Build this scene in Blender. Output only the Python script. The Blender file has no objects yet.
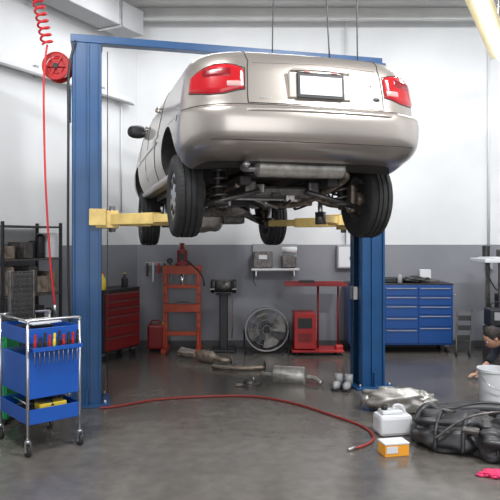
import bpy, bmesh, math, random
from mathutils import Vector, Matrix, Euler
random.seed(3)
D=bpy.data; SC=bpy.context.scene
V=Vector
SC.view_settings.view_transform='Standard'
# ---------------------------------------------------------------- materials
def mat(name,col,rough=.5,metal=0,var=0,scale=8,bump=0,coat=0,emit=0,bscale=None):
    m=D.materials.new(name); m.use_nodes=True; nt=m.node_tree; n=nt.nodes; b=n['Principled BSDF']
    c=(col[0],col[1],col[2],1)
    b.inputs['Base Color'].default_value=c
    b.inputs['Roughness'].default_value=rough; b.inputs['Metallic'].default_value=metal
    b.inputs['Coat Weight'].default_value=coat; b.inputs['Coat Roughness'].default_value=.06
    if emit:
        b.inputs['Emission Color'].default_value=c; b.inputs['Emission Strength'].default_value=emit
    if var or bump:
        tc=n.new('ShaderNodeTexCoord'); no=n.new('ShaderNodeTexNoise'); no.inputs['Scale'].default_value=scale; no.inputs['Detail'].default_value=6
        nt.links.new(tc.outputs['Object'],no.inputs['Vector'])
        if var:
            r=n.new('ShaderNodeValToRGB'); r.color_ramp.elements[0].position=.3; r.color_ramp.elements[1].position=.7
            r.color_ramp.elements[0].color=tuple(max(0,x*(1-var)) for x in col)+(1,)
            r.color_ramp.elements[1].color=tuple(min(1,x*(1+var)) for x in col)+(1,)
            nt.links.new(no.outputs['Fac'],r.inputs['Fac']); nt.links.new(r.outputs['Color'],b.inputs['Base Color'])
        if bump:
            bp=n.new('ShaderNodeBump'); bp.inputs['Strength'].default_value=bump; bp.inputs['Distance'].default_value=.01
            nt.links.new(no.outputs['Fac'],bp.inputs['Height']); nt.links.new(bp.outputs['Normal'],b.inputs['Normal'])
    return m
PAINT=mat('champagne_paint',(.49,.445,.405),.30,.8,coat=.5)
BLUE=mat('lift_blue',(.010,.072,.20),.38,0,var=.15,scale=3,coat=.15)
BLUE2=mat('cart_blue',(.010,.085,.40),.35,0,var=.1,scale=3,coat=.2)
CHB=mat('chest_blue',(.010,.065,.25),.35,0,coat=.2)
YEL=mat('yellow_arm',(.78,.57,.20),.5,0,var=.2,scale=6)
RED=mat('red_paint',(.42,.015,.015),.4,0,coat=.1)
DRED=mat('dark_red_paint',(.22,.012,.014),.4,0,coat=.1)
PRED=mat('press_orange_red',(.46,.065,.025),.45,0,var=.15)
HOSE=mat('hose_red',(.62,.02,.025),.4)
FHOSE=mat('floor_hose',(.26,.03,.025),.5)
BLK=mat('black_plastic',(.018,.018,.02),.45)
RUB=mat('tyre_rubber',(.022,.022,.023),.75,0,var=.3,scale=20)
DARK=mat('underbody',(.04,.037,.035),.6,.1,var=.5,scale=14)
GUN=mat('gun_metal',(.13,.12,.115),.4,.7,var=.4,scale=20)
RUST=mat('rusty_steel',(.25,.20,.16),.5,.5,var=.5,scale=18)
STEEL=mat('steel',(.55,.55,.56),.3,.9,var=.15,scale=10)
ALU=mat('dull_aluminium',(.48,.46,.43),.42,.75,var=.3,scale=14,bump=.3)
CHROME=mat('chrome',(.8,.8,.82),.12,1)
WHITE=mat('white_plastic',(.66,.67,.69),.4)
CARD=mat('cardboard',(.36,.25,.15),.8)
ORG=mat('orange_box',(.85,.36,.03),.5)
GLASS=mat('dark_glass',(.02,.024,.028),.05,0,coat=1)
TAIL=mat('taillight_red',(.40,.006,.012),.18,0,coat=.4)
TAILD=mat('taillight_dark',(.20,.004,.008),.2,0,coat=.4)
LAMP=mat('lens_clear',(.55,.30,.28),.15,0,coat=.6)
SEAM=mat('panel_gap',(.03,.028,.025),.8)
PLATE=mat('plate_white',(.85,.86,.88),.4)
GREEN=mat('green_plastic',(.02,.30,.10),.4)
YB=mat('yellow_bottle',(.8,.6,.05),.4)
SKIN=mat('skin',(.50,.28,.19),.55)
HAIR=mat('hair',(.02,.015,.012),.6,bump=.6,scale=60)
CLOTH=mat('navy_coverall',(.03,.035,.05),.85,var=.3,scale=20,bump=.4)
PINK=mat('pink_rag',(.65,.04,.13),.85,bump=.5,scale=30)
GREY=mat('grey_paint',(.32,.32,.33),.5)
TUBE=mat('fluorescent_tube',(1,.93,.75),.5,emit=3)
WARM=mat('warm_reflector',(.85,.78,.55),.5)
def wallmat():
    m=D.materials.new('painted_wall'); m.use_nodes=True; nt=m.node_tree; n=nt.nodes; b=n['Principled BSDF']; L=nt.links
    g=n.new('ShaderNodeNewGeometry'); s=n.new('ShaderNodeSeparateXYZ'); L.new(g.outputs['Position'],s.inputs[0])
    no=n.new('ShaderNodeTexNoise'); no.inputs['Scale'].default_value=1.3; no.inputs['Detail'].default_value=8; L.new(g.outputs['Position'],no.inputs['Vector'])
    def cr(a,c):
        r=n.new('ShaderNodeValToRGB'); r.color_ramp.elements[0].position=.3; r.color_ramp.elements[1].position=.65
        r.color_ramp.elements[0].color=a; r.color_ramp.elements[1].color=c; L.new(no.outputs['Fac'],r.inputs[0]); return r
    up=cr((.64,.65,.66,1),(.70,.71,.72,1)); lo=cr((.19,.195,.22,1),(.24,.245,.27,1))
    gt=n.new('ShaderNodeMath'); gt.operation='GREATER_THAN'; gt.inputs[1].default_value=1.53; L.new(s.outputs['Z'],gt.inputs[0])
    mx=n.new('ShaderNodeMixRGB'); L.new(gt.outputs[0],mx.inputs[0]); L.new(lo.outputs[0],mx.inputs[1]); L.new(up.outputs[0],mx.inputs[2])
    L.new(mx.outputs[0],b.inputs['Base Color']); b.inputs['Roughness'].default_value=.6
    return m
WALL=wallmat()
def floormat():
    m=D.materials.new('sealed_concrete'); m.use_nodes=True; nt=m.node_tree; n=nt.nodes; b=n['Principled BSDF']; L=nt.links
    g=n.new('ShaderNodeNewGeometry')
    def noise(sc,d=8,dist=0):
        no=n.new('ShaderNodeTexNoise'); no.inputs['Scale'].default_value=sc; no.inputs['Detail'].default_value=d; no.inputs['Distortion'].default_value=dist
        L.new(g.outputs['Position'],no.inputs['Vector']); return no
    a=noise(.8,7,.4); c=noise(9,10); e=noise(1.5,5,.4)
    r=n.new('ShaderNodeValToRGB'); r.color_ramp.elements[0].position=.3; r.color_ramp.elements[1].position=.7
    r.color_ramp.elements[0].color=(.088,.079,.070,1); r.color_ramp.elements[1].color=(.155,.142,.127,1); L.new(a.outputs[0],r.inputs[0])
    r2=n.new('ShaderNodeValToRGB'); r2.color_ramp.elements[0].position=.35; r2.color_ramp.elements[1].position=.65
    r2.color_ramp.elements[0].color=(.82,.82,.82,1); r2.color_ramp.elements[1].color=(1.08,1.08,1.08,1); L.new(c.outputs[0],r2.inputs[0])
    mx=n.new('ShaderNodeMixRGB'); mx.blend_type='MULTIPLY'; mx.inputs[0].default_value=1; L.new(r.outputs[0],mx.inputs[1]); L.new(r2.outputs[0],mx.inputs[2])
    L.new(mx.outputs[0],b.inputs['Base Color'])
    mr=n.new('ShaderNodeMapRange'); mr.inputs[1].default_value=.3; mr.inputs[2].default_value=.7; mr.inputs[3].default_value=.15; mr.inputs[4].default_value=.27
    L.new(e.outputs[0],mr.inputs[0]); L.new(mr.outputs[0],b.inputs['Roughness'])
    b.inputs['Specular IOR Level'].default_value=.65
    bp=n.new('ShaderNodeBump'); bp.inputs['Strength'].default_value=.05; bp.inputs['Distance'].default_value=.01; L.new(c.outputs[0],bp.inputs['Height']); L.new(bp.outputs[0],b.inputs['Normal'])
    return m
FLOOR=floormat()
# ---------------------------------------------------------------- helpers
def grp(name,loc=(0,0,0),rz=0):
    o=D.objects.new(name,None); o.empty_display_size=.1; o.location=loc; o.rotation_euler=(0,0,math.radians(rz)); SC.collection.objects.link(o); return o
def mk(parent,name,verts,faces,m,smooth=False,fm=None):
    me=D.meshes.new(name); me.from_pydata([tuple(v) for v in verts],[],faces)
    for x in (m if isinstance(m,list) else [m]): me.materials.append(x)
    if fm:
        for p,i in zip(me.polygons,fm): p.material_index=i
    bm=bmesh.new(); bm.from_mesh(me); bmesh.ops.recalc_face_normals(bm,faces=bm.faces); bm.to_mesh(me); bm.free()
    if smooth:
        for p in me.polygons: p.use_smooth=True
    o=D.objects.new(name,me); SC.collection.objects.link(o)
    if parent: o.parent=parent
    return o
def box(parent,name,c,s,m,bev=.004,rot=(0,0,0)):
    bm=bmesh.new(); bmesh.ops.create_cube(bm,size=1)
    for v in bm.verts: v.co=V((v.co.x*s[0],v.co.y*s[1],v.co.z*s[2]))
    if bev: bmesh.ops.bevel(bm,geom=bm.edges[:],offset=min(bev,min(s)*.45),segments=2,profile=.5,affect='EDGES')
    me=D.meshes.new(name); bm.to_mesh(me); bm.free(); me.materials.append(m)
    o=D.objects.new(name,me); o.location=c; o.rotation_euler=[math.radians(a) for a in rot]
    SC.collection.objects.link(o)
    if parent: o.parent=parent
    return o
def catm(p,n=6):
    p=[V(a) for a in p]; out=[]
    for i in range(len(p)-1):
        a=p[max(i-1,0)];b=p[i];c=p[i+1];d=p[min(i+2,len(p)-1)]
        for k in range(n):
            t=k/n; out.append(.5*((2*b)+(c-a)*t+(2*a-5*b+4*c-d)*t*t+(3*b-a-3*c+d)*t**3))
    out.append(p[-1]); return out
def tube(parent,name,pts,r,m,seg=10,sm=0):
    pts=[V(p) for p in pts]
    if sm: pts=catm(pts,sm)
    rs=r if isinstance(r,list) else [r]*len(pts)
    if len(rs)!=len(pts): rs=[rs[min(int(i*len(rs)/len(pts)),len(rs)-1)] for i in range(len(pts))]
    vs=[];fs=[]; N=len(pts)
    T=(pts[1]-pts[0]).normalized(); U=T.orthogonal().normalized()
    for i,p in enumerate(pts):
        t=(pts[min(i+1,N-1)]-pts[max(i-1,0)]).normalized()
        U=(U-t*U.dot(t)); U=U.normalized() if U.length>1e-6 else t.orthogonal().normalized()
        W=t.cross(U)
        for k in range(seg):
            a=2*math.pi*k/seg; vs.append(p+(U*math.cos(a)+W*math.sin(a))*rs[i])
    for i in range(N-1):
        for k in range(seg):
            fs.append((i*seg+k,i*seg+(k+1)%seg,(i+1)*seg+(k+1)%seg,(i+1)*seg+k))
    fs.append(tuple(range(seg))[::-1]); fs.append(tuple((N-1)*seg+k for k in range(seg)))
    return mk(parent,name,vs,fs,m,True)
def cyl(parent,name,a,b,r,m,seg=20,bev=0):
    a=V(a);b=V(b); o=tube(parent,name,[a,b],r,m,seg)
    for p in o.data.polygons:
        if len(p.vertices)>4: p.use_smooth=False
    o.data.update()
    return o
def lathe(parent,name,prof,m,org=(0,0,0),axis=(0,0,1),seg=32,sy=1,closed=False):
    q=V((0,0,1)).rotation_difference(V(axis)); vs=[];fs=[]; n=len(prof)
    for r,z in prof:
        for k in range(seg):
            a=2*math.pi*k/seg; vs.append(V(org)+q@V((r*math.cos(a),r*math.sin(a)*sy,z)))
    for i in range(n if closed else n-1):
        j=(i+1)%n
        for k in range(seg): fs.append((i*seg+k,i*seg+(k+1)%seg,j*seg+(k+1)%seg,j*seg+k))
    if not closed:
        fs.append(tuple(range(seg))); fs.append(tuple((n-1)*seg+k for k in range(seg)))
    o=mk(parent,name,vs,fs,m,True)
    md=o.modifiers.new('e','EDGE_SPLIT'); md.split_angle=math.radians(35)
    return o
def torus(parent,name,c,axis,R,r,m,seg=32,arc=1.0):
    q=V((0,0,1)).rotation_difference(V(axis))
    pts=[V(c)+q@V((R*math.cos(2*math.pi*i/seg*arc),R*math.sin(2*math.pi*i/seg*arc),0)) for i in range(seg+1)]
    return tube(parent,name,pts,r,m,8)
def coil(parent,name,a,b,R,r,turns,m,n=14):
    a=V(a);b=V(b); t=(b-a).normalized(); U=t.orthogonal().normalized(); W=t.cross(U); N=int(turns*n)
    pts=[a+(b-a)*(i/N)+(U*math.cos(2*math.pi*i/n)+W*math.sin(2*math.pi*i/n))*R for i in range(N+1)]
    return tube(parent,name,pts,r,m,8)
def blob(parent,name,c,s,m,amp=.2,seed=0,rz=0,freq=2.5,flat=True,sub=4,ex=1.0):
    from mathutils import noise
    bm=bmesh.new(); bmesh.ops.create_icosphere(bm,subdivisions=sub,radius=1)
    for v in bm.verts:
        p=v.co.copy(); k=1+amp*noise.noise(p*freq+V((seed*7.1,seed*3.3,seed)))
        q=V([math.copysign(abs(x)**ex,x) for x in p])*k
        q=V((q.x*s[0],q.y*s[1],q.z*s[2]))
        if flat: q.z=max(q.z,-s[2]*.75)
        v.co=q
    me=D.meshes.new(name); bm.to_mesh(me); bm.free(); me.materials.append(m)
    for p in me.polygons: p.use_smooth=True
    o=D.objects.new(name,me); o.location=c; o.rotation_euler=(0,0,math.radians(rz)); SC.collection.objects.link(o)
    if parent: o.parent=parent
    return o
# ---------------------------------------------------------------- room
CEIL=4.95
box(None,'floor',(-.5,3.4,-.05),(13,13,.1),FLOOR,0)
box(None,'wall_back',(1.6,9.34,CEIL/2),(6.8,.14,CEIL),WALL,0)
ln=12.4; u=V((-.461,-.887,0)); c=V((-1.69,9.27,0))+u*ln/2+V((-.887,.461,0))*.07
box(None,'wall_left',(c.x,c.y,CEIL/2),(ln,.14,CEIL),WALL,0,(0,0,math.degrees(math.atan2(.887,.461))))
box(None,'wall_right',(5.07,3.6,CEIL/2),(.14,11.6,CEIL),WALL,0)
CM=mat('ceiling_white',(.55,.55,.54),.7,var=.1,scale=1)
box(None,'ceiling',(-.5,3.4,CEIL+.05),(13,13,.1),CM,0)
BASEM=mat('baseboard_grey',(.07,.07,.075),.5)
box(None,'baseboard_back',(1.66,9.262,.05),(6.65,.014,.1),BASEM,.002)
for i,y in enumerate((8.95,8.2,7.4,6.4,5.2)):
    box(None,'trim_%d'%(i+1),(1.3 if y>8 else .6,y,CEIL-.09),(6.2,.09,.17),GREY if i%2 else CM,.004)
def wl(t,off,z): return (-1.69-.461*t+.887*off, 9.27-.887*t-.461*off, z)
g=grp('wall_strip_light')
a=V(wl(.25,.07,3.62)); b=V(wl(3.9,.07,3.62)); mid=(a+b)/2
box(g,'housing',mid,((b-a).length,.10,.07),WHITE,.01,(0,0,62.5))
cyl(g,'tube_lamp',a+V((.05,-.02,-.055)),b+V((.05,-.02,-.055)),.017,GREY,10)
for t in (.8,2,3.3): box(g,'bracket',V(wl(t,.025,3.64)),(.05,.06,.14),GREY,.004,(0,0,62.5))
g=grp('ceiling_duct')
a=V(wl(.5,.33,4.6)); b=V(wl(6,.33,4.6)); box(g,'duct',(a+b)/2,((b-a).length,.34,.34),GREY,.01,(0,0,62.5))
for t in (1,2.2,3.4,4.6): box(g,'duct_joint',V(wl(t,.33,4.6)),(.05,.38,.38),STEEL,.004,(0,0,62.5))
g=grp('wall_conduit')
tube(g,'pipe_a',[wl(.4,.03,3.55),wl(.4,.03,2.0)],.012,WHITE)
tube(g,'pipe_b',[wl(2.6,.03,3.55),wl(2.6,.03,1.9)],.012,WHITE)
g=grp('wall_conduit')
tube(g,'pipe',[(3.56,9.24,CEIL-.02),(3.56,9.24,1.3)],.02,WHITE); box(g,'junction_box',(3.56,9.235,1.25),(.11,.06,.17),GREY)
def fixture(p,q,lit=True):
    p=V(p);q=V(q);g=grp('fluorescent_fixture'); L=(q-p).length; rz=math.degrees(math.atan2(q.y-p.y,q.x-p.x)); c=(p+q)/2
    box(g,'housing',c+V((0,0,.05)),(L,.10,.05),WHITE,.008,(0,0,rz))
    for s in (-1,1):
        box(g,'reflector',c+V((-s*.085*math.sin(math.radians(rz)),s*.085*math.cos(math.radians(rz)),.015)),(L,.09,.008),WARM,0,(s*-25,0,rz))
        o=V((-s*.035*math.sin(math.radians(rz)),s*.035*math.cos(math.radians(rz)),-.01))
        cyl(g,'tube_lamp',p+o,q+o,.016,TUBE,10)
    for e in (.15,.85):
        x=p.lerp(q,e); cyl(g,'hanger',x+V((0,0,.07)),(x.x,x.y,CEIL),.006,STEEL,6)
fixture((1.95,5.5,3.95),(3.25,8.0,3.95))
# ---------------------------------------------------------------- two post lift
LR=14.3
lift=grp('two_post_car_lift',(-.155,6.465,0),LR)
H=3.5
for s,nm in ((-1,'left'),(1,'right')):
    X=1.495*s
    box(lift,'column_web_'+nm,(X+s*.13,0,H/2),(.02,.27,H),BLUE,.003)
    for f in (-1,1):
        box(lift,'column_flange_%s'%nm,(X,f*.13,H/2),(.27,.018,H),BLUE,.003)
        box(lift,'column_lip_%s'%nm,(X-s*.13,f*.105,H/2),(.018,.06,H),BLUE,.003)
        for e in (-.122,-.0,.122): box(lift,'flange_rib',(X+e-s*.01*(e==0),f*.150,H/2),(.022,.03,H-.02),BLUE,.005)
    box(lift,'base_plate_'+nm,(X,0,.012),(.44,.44,.024),BLUE,.004)
    for f in (-1,1):
        box(lift,'gusset',(X,f*.17,.10),(.02,.07,.16),BLUE,.003)
        for e in (-1,1): cyl(lift,'anchor_bolt',(X+e*.17,f*.19,.02),(X+e*.17,f*.19,.06),.013,STEEL,8)
    box(lift,'column_cap_'+nm,(X,0,H+.01),(.30,.30,.02),BLUE,.003)
    cyl(lift,'hydraulic_cylinder_'+nm,(X+s*.05,.03,.1),(X+s*.05,.03,1.75),.045,GUN if s>0 else BLK,16)
    cyl(lift,'piston_rod_'+nm,(X+s*.05,.03,1.75),(X+s*.05,.03,3.3),.02,CHROME,12)
    box(lift,'carriage_'+nm,(X-s*.03,0,1.98),(.17,.17,.62),BLK,.005)
    box(lift,'carriage_head_'+nm,(X-s*.19,0,1.80),(.22,.34,.17),YEL,.008)
    box(lift,'carriage_wrap_'+nm,(X-s*.10,-.185,1.82),(.16,.02,.16),YEL,.006)
    for f in (-1,1):
        piv=V((X-s*.24,f*.10,1.80)); tip=V((s*.62,f*.86,1.80)); d=(tip-piv); L=d.length; a=math.degrees(math.atan2(d.y,d.x)); dn=d.normalized()
        box(lift,'arm_outer',piv+dn*L*.30,(L*.62,.12,.105),YEL,.006,(0,0,a))
        box(lift,'arm_inner',piv+dn*L*.76,(L*.5,.09,.075),YEL,.006,(0,0,a))
        cyl(lift,'arm_pivot_pin',piv+V((0,0,-.12)),piv+V((0,0,.13)),.03,STEEL,14)
        cyl(lift,'pad_stem',tip+V((0,0,-.04)),tip+V((0,0,.22)),.025,STEEL,12)
        lathe(lift,'lift_pad',[(.03,0),(.065,.015),(.065,.045),(.05,.05)],RUB,tip+V((0,0,.22)),seg=20)
        cyl(lift,'adapter_base',tip+V((0,0,-.055)),tip+V((0,0,.06)),.05,GUN,16)
box(lift,'overhead_beam',(0,0,H+.065),(3.3,.12,.075),BLUE,.006)
box(lift,'power_unit_bracket',(-1.66,-.05,2.9),(.03,.18,.3),BLUE)
tube(lift,'hydraulic_hose',[(-1.60,-.17,3.5),(-1.66,-.18,3.2),(-1.665,-.18,2.6),(-1.665,-.18,1.2),(-1.62,-.18,.4)],.012,BLK,8,8)
tube(lift,'safety_cable',[(-1.30,-.06,3.45),(-1.30,-.06,.15)],.005,GUN,6)
tube(lift,'safety_cable',[(1.30,-.06,3.45),(1.30,-.06,.15)],.005,GUN,6)
box(lift,'control_box',(1.33,-.01,1.02),(.05,.1,.14),GREY)
# ---------------------------------------------------------------- car
ZB=2.075
car=grp('car',(.50,4.17,ZB),15.2)
LV=[(0,.32,4.55,.81,.26),(.03,.19,4.62,.86,.30),(.10,.075,4.70,.905,.34),(.20,.015,4.74,.937,.37),(.33,.0,4.75,.947,.37),(.40,.012,4.73,.944,.36),
(.422,.035,4.70,.94,.36),(.435,.085,4.68,.925,.35),(.50,.10,4.67,.92,.34),(.62,.125,4.62,.905,.33),(.70,.145,4.58,.89,.32),(.77,.175,4.5,.865,.31),(.82,.225,4.4,.83,.30),(.853,.31,4.3,.78,.29),(.87,.48,4.15,.68,.27)]
def lev(z,LV):
    z=max(LV[0][0],min(LV[-1][0],z))
    for i in range(len(LV)-1):
        if z<=LV[i+1][0]: break
    a=LV[i];b=LV[i+1]; h=b[0]-a[0]; t=(z-a[0])/h; out=[]
    for k in range(1,5):
        d=(b[k]-a[k])/h
        dm=(a[k]-LV[i-1][k])/(a[0]-LV[i-1][0]) if i>0 else d
        dp=(LV[i+2][k]-b[k])/(LV[i+2][0]-b[0]) if i<len(LV)-2 else d
        m0=0 if d*dm<=0 else 2*d*dm/(d+dm); m1=0 if d*dp<=0 else 2*d*dp/(d+dp)
        out.append((2*t**3-3*t*t+1)*a[k]+(t**3-2*t*t+t)*h*m0+(-2*t**3+3*t*t)*b[k]+(t**3-t*t)*h*m1)
    return out
def S(u,z,LV=LV,house=False):
    yr,yf,hw,rc=lev(z,LV); u=u%8; s=int(u); t=u-s; A=math.pi/2*t; X=hw-rc
    if s==0: x,y=-X+2*X*t,yr
    elif s==1: x,y=X+rc*math.sin(A),yr+rc-rc*math.cos(A)
    elif s==2: x,y=hw,yr+rc+(yf-yr-2*rc)*t
    elif s==3: x,y=X+rc*math.cos(A),yf-rc+rc*math.sin(A)
    elif s==4: x,y=X-2*X*t,yf
    elif s==5: x,y=-X-rc*math.sin(A),yf-rc+rc*math.cos(A)
    elif s==6: x,y=-hw,yf-rc-(yf-yr-2*rc)*t
    else: x,y=-X-rc*math.cos(A),yr+rc-rc*math.sin(A)
    q=(x/hw)**2
    if y<1.6 and not house: y+=.09*q*(1-y/1.6)
    if house: y+=.10*q*(1 if y<2.4 else -1)*max(0,abs(y-2.4)-.7)/.8
    if y>3.6: y-=.16*q*(y-3.6)/1.15
    x*=1-.045*((y-2.4)/2.4)**2
    zz=z
    if not house and y<.8 and z<.25: zz=z+.085*(1-z/.25)*min(1,(.8-y)/.35)
    if not house and y>3.0 and z>.15: zz=.15+(z-.15)*(1-.22*((y-3.0)/1.75)**1.3)
    return V((x,y,zz))
us=[]
for s,n in zip(range(8),(28,14,50,10,20,10,50,14)): us+=[s+i/n for i in range(n)]
def levels(LV,n):
    z=[]
    for i in range(len(LV)-1):
        for k in range(n): z.append(LV[i][0]+(LV[i+1][0]-LV[i][0])*k/n)
    return z+[LV[-1][0]]
def loftS(name,LV,n,mats,fmf,house=False):
    zs=levels(LV,n); N=len(us); vs=[S(u,z,LV,house) for z in zs for u in us]; fs=[];fm=[]
    for i in range(len(zs)-1):
        for k in range(N):
            fs.append((i*N+k,i*N+(k+1)%N,(i+1)*N+(k+1)%N,(i+1)*N+k)); fm.append(fmf((us[k]+us[(k+1)%N])/2 if k<N-1 else 7.99,(zs[i]+zs[i+1])/2))
    fs.append(tuple(range(N))[::-1]); fm.append(fmf(-1,zs[0]))
    fs.append(tuple((len(zs)-1)*N+k for k in range(N))); fm.append(0)
    return mk(car,name,vs,fs,mats,True,fm)
body=loftS('body_shell',LV,3,[PAINT,DARK],lambda u,z:1 if (u<0 or z<.004) else 0)
def cutter(x0,x1,y,z,r):
    vs=[];n=48
    for x in (x0,x1):
        for k in range(n): a=2*math.pi*k/n; vs.append((x,y+r*math.cos(a),z+r*math.sin(a)))
    fs=[(k,(k+1)%n,n+(k+1)%n,n+k) for k in range(n)]+[tuple(range(n)),tuple(range(n,2*n))]
    return mk(car,'cut',vs,fs,DARK,True)
RY,FY=1.0,3.70
cuts=[cutter(s*.40,s*1.3,y,.03,.385) for s in (-1,1) for y in (RY,FY)]
for c in cuts:
    md=body.modifiers.new('b','BOOLEAN'); md.object=c; md.operation='DIFFERENCE'; md.solver='EXACT'
    try: md.material_mode='TRANSFER'
    except Exception: pass
bpy.context.view_layer.update()
dg=bpy.context.evaluated_depsgraph_get()
nm=D.meshes.new_from_object(body.evaluated_get(dg)); body.modifiers.clear(); body.data=nm
for c in cuts: D.objects.remove(c,do_unlink=True)
md=body.modifiers.new('e','EDGE_SPLIT'); md.split_angle=math.radians(38)
GV=[(.84,.90,3.95,.785,.30),(.875,.98,3.80,.765,.30),(.89,1.02,3.75,.755,.30),(1.0,1.25,3.45,.71,.28),(1.10,1.50,3.2,.655,.26),(1.135,1.62,3.08,.62,.25),(1.165,1.78,2.95,.56,.24),(1.185,2.0,2.75,.42,.22)]
def gm(u,z):
    if z<.89 or z>1.115: return 0
    if int(u)%2==1: return 0
    if 2<u<3: return 0 if (u<2.06 or u>2.95) else (2 if .47<(u-2)<.52 else 1)
    if 6<u<7: return 0 if (u<6.05 or u>6.94) else (2 if .48<(u-6)<.53 else 1)
    return 1
loftS('greenhouse',GV,3,[PAINT,GLASS,BLK],gm,True)
def nrm(u,z):
    a=S(u+.01,z)-S(u-.01,z); b=S(u,z+.004)-S(u,z-.004); n=a.cross(b).normalized(); return n
def patch(name,u0,u1,zl,zh,off,m,nu=16,nv=8,base=.002):
    vs=[];fs=[]
    for i in range(nu+1):
        t=i/nu;u=u0+(u1-u0)*t
        for j in range(nv+1):
            w=j/nv; z=zl(t)+(zh(t)-zl(t))*w
            e=0 if i in(0,nu) or j in (0,nv) else 1
            vs.append(S(u,z)+nrm(u,z)*(off*e-base*(1-e)))
    for i in range(nu):
        for j in range(nv):
            a=i*(nv+1)+j; fs.append((a,a+nv+1,a+nv+2,a+1))
    return mk(car,name,vs,fs,m,True)
def seam(name,uz,r=.0035,m=SEAM,sm=4):
    pts=[]
    for i in range(len(uz)-1):
        for k in range(sm*2):
            t=k/(sm*2); pts.append((uz[i][0]+(uz[i+1][0]-uz[i][0])*t,uz[i][1]+(uz[i+1][1]-uz[i][1])*t))
    pts.append(uz[-1]); return tube(car,name,[S(u,z)+nrm(u,z)*.0005 for u,z in pts],r,m,6)
for s,nmn in ((-1,'left'),(1,'right')):
    f=lambda v:(v if s>0 else 1-v+8)
    lo=lambda t:.505+.035*max(0,(.35-t)/.35)+.03*max(0,(t-.5)/.5)
    hi=lambda t:.725-.03*max(0,(.3-t)/.3)**2-.085*max(0,(t-.40)/.60)**2
    a0=.965; a1=1.72
    patch('taillight_'+nmn,f(a0),f(a1),lo,hi,.014,TAIL,28,10)
    patch('reverse_lens_'+nmn,f(a0+.015),f(1.16),lambda t:.553,lambda t:.595,.020,LAMP,8,5,-.012)
    patch('brake_lens_'+nmn,f(1.10),f(1.5),lambda t:.625,lambda t:.69,.019,TAILD,12,6,-.012)
    seam('taillight_gap_'+nmn,[(f(a0),lo(0)),(f(a0),hi(0))]+[(f(a0+(a1-a0)*t),hi(t)) for t in (.1,.3,.5,.7,.9,1)]+[(f(a0+(a1-a0)*t),lo(t)) for t in (1,.8,.55,.3,0)],.004)
    seam('trunk_seam_'+nmn,[(f(.950),.445),(f(.948),.6),(f(.948),.75),(f(.98),.82),(f(1.03),.86)],.004)
    seam('bumper_gap_'+nmn,[(f(.5),.436),(f(1),.436),(f(1.9),.437),(f(2.04),.437)],.004)
    seam('bumper_side_gap_'+nmn,[(f(2.02),.437),(f(2.03),.38)],.004)
    seam('door_rear_'+nmn,[(f(2.26),.86),(f(2.28),.6),(f(2.33),.42),(f(2.36),.06),(f(2.53),.04),(f(2.53),.86)],.004)
    seam('door_front_'+nmn,[(f(2.535),.04),(f(2.76),.04),(f(2.78),.5),(f(2.78),.8)],.004)
    patch('side_moulding_'+nmn,f(2.30),f(2.76),lambda t:.36,lambda t:.40,.012,PAINT,40,4)
    patch('rocker_sill_'+nmn,f(2.18),f(2.80),lambda t:.012,lambda t:.07,.015,PAINT,40,4)
    for uu in (2.30,2.56):
        p=S(f(uu+.02),.70); q=S(f(uu+.055),.70); n=nrm(f(uu+.04),.70)
        tube(car,'door_handle_'+nmn,[p,p+n*.03,q+n*.03,q],.012,PAINT,8,4)
    p=V((s*.86,3.32,.74)); tube(car,'mirror_arm_'+nmn,[p+V((-s*.06,0,0)),p+V((s*.08,0,.0))],.03,BLK,10)
    blob(car,'mirror_'+nmn,p+V((s*.10,.02,.03)),(.11,.055,.075),BLK,0,flat=False,sub=3,ex=.8)
seam('trunk_lower_seam',[(.055,.447),(.5,.447),(.945,.447)],.004)
seam('trunk_crease',[(.08,.735),(.5,.75),(.92,.735)],.003,mat('crease',(.3,.27,.24),.4,.5))
patch('bumper_step',.02,.98,lambda t:.375,lambda t:.405,.010,PAINT,30,4)
seam('bumper_lower_crease',[(7.6,.17),(8.0,.155),(8.5,.15),(9.0,.155),(9.4,.17)],.003)
pc=S(.51,.555)
box(car,'plate_recess',(pc.x,pc.y-.004,.585),(.46,.02,.19),mat('recess',(.40,.36,.32),.4,.6),.012,(-5,0,0))
box(car,'plate_frame',(pc.x,pc.y-.020,.58),(.345,.016,.178),BLK,.006,(-5,0,0))
box(car,'number_plate',(pc.x,pc.y-.030,.58),(.305,.008,.130),PLATE,.003,(-5,0,0))
tube(car,'trunk_handle',[(pc.x-.22,pc.y-.006,.685),(pc.x,pc.y-.014,.692),(pc.x+.22,pc.y-.006,.685)],.011,PAINT,8,6)
for k in (-.05,.05): box(car,'plate_lamp',(pc.x+k*2,pc.y-.020,.675),(.04,.015,.010),LAMP,.003)
bp=S(.90,.52); lathe(car,'badge',[(.026,0),(.03,.003),(.026,.007),(.0,.008)],CHROME,bp,(0,-1,.05),20,.6)
lathe(car,'badge_inner',[(.02,.008),(.0,.011)],BLK,bp,(0,-1,.05),20,.6)
lathe(car,'key_lock',[(.012,0),(.012,.006),(.0,.008)],CHROME,S(.87,.62),(0,-1,0),12)
bt=S(.16,.5)
for i in range(5): box(car,'model_badge',(bt.x+i*.022-.03,bt.y-.003,.487),(.013,.006,.014),STEEL,.002)
COV=mat('cover_silver',(.5,.5,.5),.35,.7)
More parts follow.
